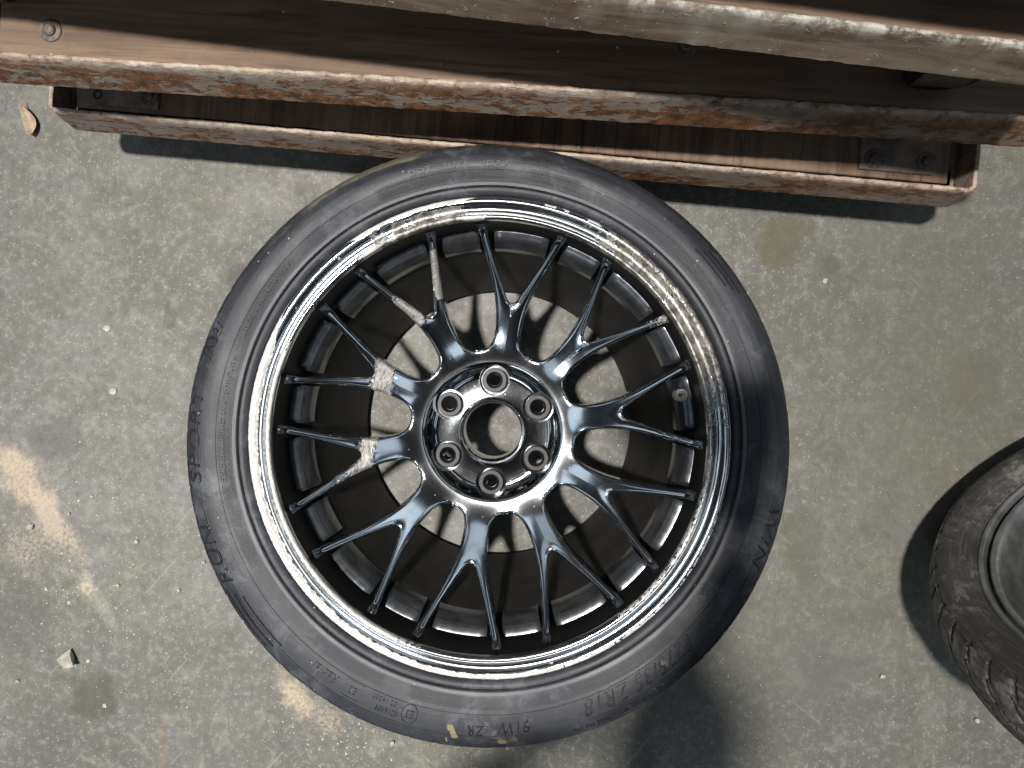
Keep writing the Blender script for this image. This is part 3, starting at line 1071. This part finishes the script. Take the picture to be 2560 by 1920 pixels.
def word(txt, ang, radius, size, squash=1.0, shear=0.0, h=.0010, parent=None, rot_in=False):
    """raised lettering, tops outwards, reading clockwise, centred on ang (deg)"""
    cu = bpy.data.curves.new('lettering', 'FONT')
    cu.body = txt; cu.size = size; cu.extrude = h; cu.resolution_u = 3; cu.shear = shear
    cu.align_x = 'CENTER'; cu.align_y = 'CENTER'; cu.space_character = 1.12
    o = bpy.data.objects.new('lettering', cu); COL.objects.link(o)
    bpy.context.view_layer.update()
    me = bpy.data.meshes.new_from_object(o.evaluated_get(bpy.context.evaluated_depsgraph_get()))
    bpy.data.objects.remove(o, do_unlink=True)
    bm = bmesh.new(); bm.from_mesh(me)
    bmesh.ops.remove_doubles(bm, verts=bm.verts, dist=1e-6)
    for v in bm.verts:
        r = radius + v.co.y * squash
        th = R_(ang) - v.co.x / radius
        zz = side_z(r) + v.co.z + h * .4
        v.co = Vector((*flex(r * math.cos(th), r * math.sin(th)), zz))
    bm.to_mesh(me); bm.free()
    return link('lettering', me, MAT['letters'], parent)


def bar(a0, a1, r0, r1, h, parent, name='sidewall_bar', k=16):
    V, F = [], []
    for i in range(k + 1):
        th = R_(a0 + (a1 - a0) * i / k)
        for (r, dz) in ((r0, -.001), (r0 + .0003, h), (r1 - .0003, h), (r1, -.001)):
            V.append((*flex(r * math.cos(th), r * math.sin(th)), side_z(r) + dz))
    for i in range(k):
        for j in range(3):
            F.append((i * 4 + j, i * 4 + j + 1, i * 4 + 5 + j, i * 4 + 4 + j))
    return link(name, mesh(name, V, F, True, 30), MAT['letters'], parent)


word('P275/35 ZR18', -56, .2835, .0200, 1.0, .25, parent=ty)
word('ZR', -92, .288, .013, 1.0, 0, parent=ty)
word('91W', -84, .286, .015, 1.0, .1, parent=ty)
word('SPORT', 178, .2965, .0300, .62, .22, parent=ty)
word('WIN', -17, .2965, .0300, .62, .22, parent=ty)
word('RUN', 202, .2965, .0300, .62, .22, parent=ty)
word('Radial', -125, .283, .0110, 1.0, .35, parent=ty)
word('E2', -118.5, .2835, .0085, parent=ty)
word('DOT   1UK6   4DA9', 95.5, .283, .0105, parent=ty)
word('0216409', -110.6, .2868, .0062, parent=ty)
word('02 14365', -111.6, .2795, .0062, parent=ty)
word('E3', -105.8, .2835, .0090, parent=ty)
word('MAX LOAD 670 kg (1477 lbs)  MAX PRESS 350 kPa', -58, .3005, .0062, parent=ty)
word('TREADWEAR 300  TRACTION A  TEMPERATURE A', 175, .2695, .0052, parent=ty)
word('TUBELESS  STEEL BELTED  RADIAL', 147, .2695, .0058, parent=ty)
word('/A32/', 158.5, .297, .016, 1.0, .2, parent=ty)
# ring round the approval mark and box round the other
V, F = [], []
rc, ac = .2835, R_(-105.8)
for i in range(40):
    t = 2 * math.pi * i / 40
    for rr, dz in ((.0084, -.0006), (.0083, .0007), (.0076, .0007), (.0075, -.0006)):
        r = rc + rr * math.cos(t); th = ac + rr * math.sin(t) / rc
        V.append((*flex(r * math.cos(th), r * math.sin(th)), side_z(r) + dz))
for i in range(40):
    for j in range(3):
        F.append((i * 4 + j, i * 4 + j + 1, ((i + 1) % 40) * 4 + j + 1, ((i + 1) % 40) * 4 + j))
link('approval_ring', mesh('approval_ring', V, F), MAT['letters'], ty)
bar(-120.4, -116.6, .2900, .2908, .0006, ty); bar(-120.4, -116.6, .2764, .2772, .0006, ty)
bar(-120.5, -120.35, .2764, .2908, .0006, ty, k=2); bar(-116.65, -116.5, .2764, .2908, .0006, ty, k=2)
# stripes moulded into the sidewall at two places
for i in range(3):
    bar(208.5 + i * 1.6, 222 + i * 1.2, .3018 - i * .0062, .3040 - i * .0062, .0009, ty)
    bar(31.5 + i * 1.2, 41.5 + i * 1.0, .2995 - i * .0056, .3020 - i * .0056, .0007, ty)

# ------------------------------------------------------------------ second wheel, propped on edge at the right
n2v = Vector((-1.88, 2.59, 1.0)).normalized()
w2 = empty('spare_wheel', (0, 0, 0))
tag(w2, 'worn black tyre on a dull silver wheel, propped up at the right edge', 'wheel')
SC2 = 0.777
side2 = [(.2100, .1580), (.2150, .1650), (.2175, .1740), (.2200, .1790), (.2240, .1800), (.2290, .1850), (.2380, .1920), (.2480, .1960), (.2580, .1950), (.2680, .1900), (.2740, .1850), (.2746, .1862), (.2756, .1855), (.2764, .1830),
         (.2830, .1750), (.2890, .1640), (.2925, .1520)]
tread2 = [(.2945, .145)]
for zc in (.126, .100, .074):
    tread2 += [(.2960, zc + .0045), (.2890, zc + .0038), (.2890, zc - .0038), (.2960, zc - .0045)]
tread2 += [(.2945, .055)]
tp2 = refine(side2 + tread2 + [(r, .2 - z) for r, z in side2[::-1]], .004)


def tyre2():
    def rad(th, i, r, z):
        zz = abs(z - .1) / .1
        if r > .2875:
            ph = (th * 46 / (2 * math.pi) + (z - .1) * 9) % 1.0
            if ph < .13: r -= .0035
        elif r > .270 and z > .1:
            ph = (th * 46 / (2 * math.pi) + .9 + zz * .8) % 1.0
            if ph < .16: r -= .0022; z -= .0012
        return r, z
    v, f = lathe(tp2, 720, closed=True, radial=rad)
    M = [.25 + .5 * nz(x * 40, y * 40, z * 40) if math.hypot(x, y) > .27 else .05 for x, y, z in v]
    return mesh('tyre', v, f, True, 38, attrs={'mud': M, 'paint': [0] * len(v), 'chalk': [max(0, .1 + .9 * nz(x * 25, y * 25, z * 25)) if math.hypot(x, y) > .268 else 0 for x, y, z in v]})


t2 = link('tyre', tyre2(), MAT['rubber_b'], w2)
v, f = lathe(catmull([(.2060, .1560), (.2160, .1660), (.2185, .1720), (.2180, .1765), (.2150, .1785), (.2115, .1770), (.2100, .1700), (.2092, .1560), (.2060, .1550), (.2045, .1680), (.2020, .1715), (.1985, .1708), (.1945, .1660), (.1890, .1500), (.1840, .1200), (.1800, .070), (.1780, .03)], 3), 160)
rimb = link('rim', mesh('rim', v, f), MAT['silver'], w2)
v, f = lathe(catmull([(.1830, .085), (.150, .088), (.125, .120), (.100, .130), (.075, .128), (.050, .110), (.034, .105), (.032, .085)], 4), 120)
link('wheel_centre', mesh('wheel_centre', v, f), MAT['barrel'], w2)
v, f = lathe([(.0005, .1225), (.026, .1220), (.0315, .118), (.033, .108)], 60)
link('centre_cap', mesh('centre_cap', v, f, True, 40), MAT['castor'], w2)
lugm = mesh('lug_nut', *lathe([(.0005, .020), (.008, .019), (.0098, .016), (.0098, 0)], 6), smooth=False)
for k in range(5):
    a = R_(72 * k + 10)
    link('lug_nut', lugm, MAT['bolt'], w2, (.056 * math.cos(a), .056 * math.sin(a), .108))
q = Vector((0, 0, 1)).rotation_difference(n2v)
w2.rotation_mode = 'QUATERNION'
w2.rotation_quaternion = q
w2.scale = (SC2,) * 3
# lowest point of the tyre rests on the floor
lowest = min((q @ (Vector(vv.co) * SC2)).z for vv in t2.data.vertices)
w2.location = (0.7176, -0.2817, -lowest)

# ------------------------------------------------------------------ small things on the floor
def pebble_mesh(r, seed, flat=.7, sub=1):
    bm = bmesh.new()
    bmesh.ops.create_icosphere(bm, subdivisions=sub, radius=1.0)
    for v in bm.verts:
        p = v.co.copy()
        k = 1 + .50 * nz(p.x * 1.3 + seed, p.y * 1.3, p.z * 1.3) + .22 * nz(p.x * 3.5, p.y * 3.5 + seed, p.z * 3.5)
        v.co = Vector((p.x * r * k * 1.1, p.y * r * k * .92, p.z * r * k * flat))
    z0 = min(v.co.z for v in bm.verts)
    for v in bm.verts: v.co.z = max(v.co.z - z0 - r * .10, -r * .02)
    return bm_mesh('pebble', bm, True, 22)


PB = [(178, 1640, .0118, 'large pale pebble with a scored face beside the dust streak'),
      (220, 1652, .0042, 'small flat white chip just right of the large pebble'),
      (80, 1316, .0060, 'rounded pale pebble at the left, within the spilled powder'),
      (173, 1284, .0036, 'white crumb above the powder streak, near its bend'),
      (232, 1241, .0030, 'tiny white crumb high on the left, right of the powder'),
      (343, 1354, .0042, 'pale pebble lying alone between powder and tyre'),
      (510, 1405, .0042, 'pale pebble closest to the left flank of the tyre'),
      (296, 1463, .0040, 'pale pebble just right of the round powder patch'),
      (115, 1472, .0040, 'flat beige chip left of the round powder patch'),
      (173, 1508, .0036, 'thin white chip below the round powder patch'),
      (46, 1702, .0038, 'beige pebble near the bottom left corner'),
      (262, 1764, .0042, 'beige chip lying on the dark damp stain'),
      (448, 1476, .0034, 'white crumb midway between stain and tyre'),
      (1270, 1866, .0052, 'pale pebble touching the bottom edge of the tyre'),
      (982, 1855, .0046, 'pale pebble below the tyre at the lower centre'),
      (935, 1825, .0042, 'pale pebble just under the lower left of the tyre'),
      (1605, 1757, .0060, 'angular pale chip beside the tyre, above the dark shadow'),
      (2062, 702, .0048, 'bright white fleck on the floor right of the tyre'),
      (2205, 1690, .0052, 'buff crumb on the floor left of the propped tyre'),
      (2440, 1800, .0050, 'buff pebble below the propped tyre'),
      (268, 820, .0062, 'cream paint fleck left of the tyre, near a scratch'),
      (283, 978, .0070, 'flattened beige crumb on the floor left of the tyre')]
for i, (u, v, r, lab) in enumerate(PB):
    flat = .28 if ('fleck' in lab or 'chip' in lab or 'flattened' in lab) else .75
    o = link('pebble', pebble_mesh(r * (1.0 if i == 0 else .78), i * 3.7, flat), MAT['stone'], None, px(u, v, 0), (0, 0, random.uniform(0, 6)))
    tag(o, lab, 'pebble', 'pale pebbles and chips on the concrete')

# dry leaf
V, F = [], []
nl, nw = 14, 6
for i in range(nl + 1):
    t = i / nl
    y = -.020 + .042 * t
    hw = .0088 * math.sin(math.pi * min(1, t ** .8)) ** .85 + .0003
    for j in range(nw + 1):
        u = -1 + 2 * j / nw
        V.append((u * hw + .0016 * math.sin(t * 4), y, .0035 + .0042 * u * u + .003 * (t - .4) ** 2 * 8 - .0012 * (1 - abs(u)) * (1 if j == nw // 2 else 0)))
for i in range(nl):
    for j in range(nw):
        a = i * (nw + 1) + j
        F.append((a, a + 1, a + nw + 2, a + nw + 1))
lf = empty('dry_leaf', px(80, 308, 0), R_(14))
tag(lf, 'small dry tan leaf lying on the concrete left of the dollies', 'leaf')
o = link('blade', mesh('blade', V, F), MAT['leaf'], lf)
o.modifiers.new('s', 'SOLIDIFY').thickness = .0004
bm = bmesh.new(); box(bm, -.0004, .0004, .018, .030, .004, .005, 0)
link('stalk', bm_mesh('stalk', bm), MAT['leaf'], lf)

# scattered grit: far too fine to count
V, F = [], []
def grit(x, y, s):
    b = len(V)
    a = random.uniform(0, 6.28); k = random.randint(4, 6); e = random.uniform(.45, 1.0)
    for i in range(k):
        t = a + 6.283 * i / k
        rr = s * random.uniform(.6, 1.1)
        dx, dy = rr * math.cos(t), rr * e * math.sin(t)
        V.append((x + dx, y + dy, .0))
    for i in range(k):
        vx = V[b + i]
        V.append((x + (vx[0] - x) * .7, y + (vx[1] - y) * .7, s * random.uniform(.35, .7)))
    F.append(tuple(b + k + i for i in range(k)))
    for i in range(k):
        i2 = (i + 1) % k
        F.append((b + i, b + i2, b + k + i2, b + k + i))
for i in range(3600):
    grit(random.uniform(-.78, .74), random.uniform(-.60, .40), min(.0011, random.expovariate(1 / .00038) + .00022))
def cluster(u, v, su, sv, n, s):
    for i in range(n):
        p = px(random.gauss(u, su), random.gauss(v, sv), 0)
        grit(p.x, p.y, min(.0022, random.expovariate(1 / s) + .0003))
cluster(120, 1330, 90, 90, 420, .0005)
cluster(200, 1470, 110, 90, 300, .0005)
cluster(300, 1600, 160, 140, 260, .0005)
cluster(900, 1840, 140, 50, 260, .0006)
cluster(780, 1770, 70, 60, 160, .0005)
cluster(1240, 1100, 230, 230, 160, .0005)
tag(link('floor_grit', mesh('floor_grit', V, F, smooth=False), MAT['grit']), 'fine pale grit and crumbs scattered over the concrete', 'grit', kind='stuff')

# ------------------------------------------------------------------ photographer, standing below the frame, holding the phone out
m = N('dark_cloth'); nn = m.noise(35, 5, .6)
m.bs(Base_Color=m.mix(m.rng(nn, .3, .7), (.020, .021, .026), (.045, .046, .055)), Roughness=.85); m.bump(nn, .3, .003)
MAT['cloth'] = m.mat
MAT['skin'] = m_plain('skin', (.25, .15, .11), .5, 0, .08, 60)
MAT['hair'] = m_plain('hair', (.015, .012, .010), .5, 0, .4, 90)
MAT['phone'] = m_plain('phone_black', (.012, .012, .013), .25, 0, .2, 30, 0)


def skin_obj(name, joints, edges, root, mat, parent, sub=2):
    me = bpy.data.meshes.new(name)
    me.from_pydata([j[0] for j in joints], edges, [])
    o = link(name, me, None, parent)
    sk = o.modifiers.new('skin', 'SKIN'); sk.use_smooth_shade = True
    ss = o.modifiers.new('sub', 'SUBSURF'); ss.levels = sub; ss.render_levels = sub
    for i, j in enumerate(joints):
        r = j[1]
        me.skin_vertices[0].data[i].radius = r if isinstance(r, tuple) else (r, r)
        me.skin_vertices[0].data[i].use_root = (i == root)
    me.materials.append(mat)
    return o


PX, PY = -.074, -.498
person = empty('person', (PX, PY - .10, 0))
tag(person, 'person in dark clothes standing below the frame, leaning over with one arm out', 'person')
O = Vector((PX, PY - .10, 0))
def P(x, y, z): return tuple(Vector((x, y, z)) - O)
J = [(P(PX, PY - .12, .90), (.150, .105)), (P(PX, PY - .11, 1.05), (.140, .100)), (P(PX, PY - .06, 1.20), (.150, .105)), (P(PX, PY - .01, 1.30), (.110, .075)),
     (P(PX, PY + .09, 1.385), .055), (P(PX, PY + .115, 1.42), .052),
     (P(PX - .150, PY - .01, 1.290), .056), (P(PX - .23, PY + .01, 1.10), .044), (P(PX - .125, PY + .125, 1.24), .034),
     (P(PX + .140, PY + .01, 1.290), .056), (P(-.062, PY + .165, 1.30), .040), (P(.062, -.125, 1.02), .033),
     (P(PX - .095, PY - .16, .82), .090), (P(PX - .10, PY - .17, .47), .062), (P(PX - .105, PY - .22, .10), .045),
     (P(PX + .095, PY - .16, .82), .090), (P(PX + .10, PY - .17, .47), .062), (P(PX + .105, PY - .22, .10), .045)]
E = [(0, 1), (1, 2), (2, 3), (3, 4), (4, 5), (3, 6), (6, 7), (7, 8), (3, 9), (9, 10), (10, 11), (0, 12), (12, 13), (13, 14), (0, 15), (15, 16), (16, 17)]
body = skin_obj('body', J, E, 0, MAT['cloth'], person)

# head, bowed towards the phone
bm = bmesh.new()
bmesh.ops.create_uvsphere(bm, u_segments=28, v_segments=20, radius=1.0)
for v in bm.verts:
    x, y, z = v.co
    fx = .073 * x * (1 - .22 * max(0, -z) ** 1.5)
    fy = .092 * y * (1 - .10 * max(0, -z))
    fz = .112 * z
    if y > .55:
        fy += .012 * math.exp(-((x / .18) ** 2 + ((z + .08) / .22) ** 2))          # nose
        fy -= .008 * math.exp(-(((abs(x) - .36) / .16) ** 2 + ((z - .10) / .12) ** 2))   # eye sockets
        fy += .004 * math.exp(-((x / .3) ** 2 + ((z + .45) / .07) ** 2))            # lips
        fy += .006 * math.exp(-((x / .3) ** 2 + ((z + .80) / .16) ** 2))            # chin
    v.co = (fx, fy, fz)
hm = bm_mesh('head', bm, True)
hloc = Vector(P(-.078, PY + .178, 1.50))
head = link('head', hm, MAT['skin'], person, hloc, (R_(-42), 0, 0))
for sx in (-1, 1):
    bm = bmesh.new(); bmesh.ops.create_uvsphere(bm, u_segments=12, v_segments=8, radius=1)
    for v in bm.verts: v.co = (v.co.x * .008 + sx * .074, v.co.y * .018 - .008, v.co.z * .030)
    link('ear', bm_mesh('ear', bm, True), MAT['skin'], head)
    bm = bmesh.new(); bmesh.ops.create_uvsphere(bm, u_segments=12, v_segments=8, radius=.0115)
    for v in bm.verts: v.co += Vector((sx * .027, .0735, .010))
    link('eye', bm_mesh('eye', bm, True), MAT['castor'], head)
bm = bmesh.new(); bmesh.ops.create_uvsphere(bm, u_segments=28, v_segments=20, radius=1)
for v in bm.verts:
    x, y, z = v.co
    k = 1 + .03 * nz(x * 6, y * 6, z * 6)
    cutl = z + .55 - .85 * max(0, y)
    v.co = Vector((.079 * x * k, .098 * y * k - .006, (.118 * z * k + .004)))
    if y > .25 and z < .55: v.co *= .80
    if z < -.55: v.co *= .80
link('hair', bm_mesh('hair', bm, True), MAT['hair'], head)
for sx in (-1, 1):
    bm = bmesh.new(); box(bm, sx * .105 - .045, sx * .105 + .045, -.245 + .10, .02 + .0, 0, .075, .025, 3)
    for v in bm.verts:
        if v.co.y > -.02: v.co.z *= .72
    link('shoe', bm_mesh('shoe', bm, True), MAT['castor'], person, (0, -.06, 0))

# hand: palm behind the phone, four fingers over its far long edge, thumb on the near edge
ph_c = Vector((.028, -.012, .985))
Q = lambda x, y, z: tuple(Vector((x, y, z)) - O)
hx, hy, hz = .066, -.035, .985
J = [(P(.062, -.125, 1.02), (.026, .020)), (Q(hx, -.085, 1.018), (.028, .016)), (Q(hx, -.050, 1.012), (.034, .013))]
E = [(0, 1), (1, 2)]
for k, (dx, ln) in enumerate(((-.030, .90), (-.011, 1.0), (.009, .96), (.028, .82))):
    b = len(J)
    J += [(Q(hx + dx, -.028, 1.010), .0092), (Q(hx + dx * 1.1, .008 * ln, 1.006), .0086), (Q(hx + dx * 1.15, .034 * ln, .999), .0080), (Q(hx + dx * 1.15, .037 * ln, .984), .0072)]
    E += [(2, b), (b, b + 1), (b + 1, b + 2), (b + 2, b + 3)]
b = len(J)
J += [(Q(hx - .034, -.072, 1.010), .0110), (Q(hx - .046, -.066, .995), .0098), (Q(hx - .040, -.055, .983), .0085)]
E += [(1, b), (b, b + 1), (b + 1, b + 2)]
skin_obj('hand', J, E, 0, MAT['skin'], person)
J = [(P(PX - .125, PY + .125, 1.24), (.028, .022)), (P(PX - .110, PY + .150, 1.265), (.036, .018)), (P(PX - .100, PY + .180, 1.285), (.038, .016))]
E = [(0, 1), (1, 2)]
for k, (dx, ln) in enumerate(((-.030, .86), (-.010, .98), (.010, 1.0), (.029, .9))):
    b = len(J)
    J += [(P(PX - .098 + dx, PY + .200, 1.296), .0092), (P(PX - .096 + dx * 1.1, PY + .200 + .030 * ln, 1.300), .0086), (P(PX - .095 + dx * 1.1, PY + .200 + .044 * ln, 1.282), .0080)]
    E += [(2, b), (b, b + 1), (b + 1, b + 2)]
b = len(J)
J += [(P(PX - .062, PY + .165, 1.270), .0105), (P(PX - .052, PY + .185, 1.268), .0090)]
E += [(1, b), (b, b + 1)]
skin_obj('hand', J, E, 0, MAT['skin'], person)

ph = empty('phone', ph_c)
tag(ph, 'black mobile phone held level above the wheel', 'phone')
bm = bmesh.new(); box(bm, -.080, .080, -.0385, .0385, -.0045, .0045, .0035, 3)
link('case', bm_mesh('case', bm, True, 40), MAT['phone'], ph)
bm = bmesh.new(); box(bm, -.076, .076, -.035, .035, .0046, .0050, .0001, 1)
link('screen', bm_mesh('screen', bm), MAT['phone'], ph)
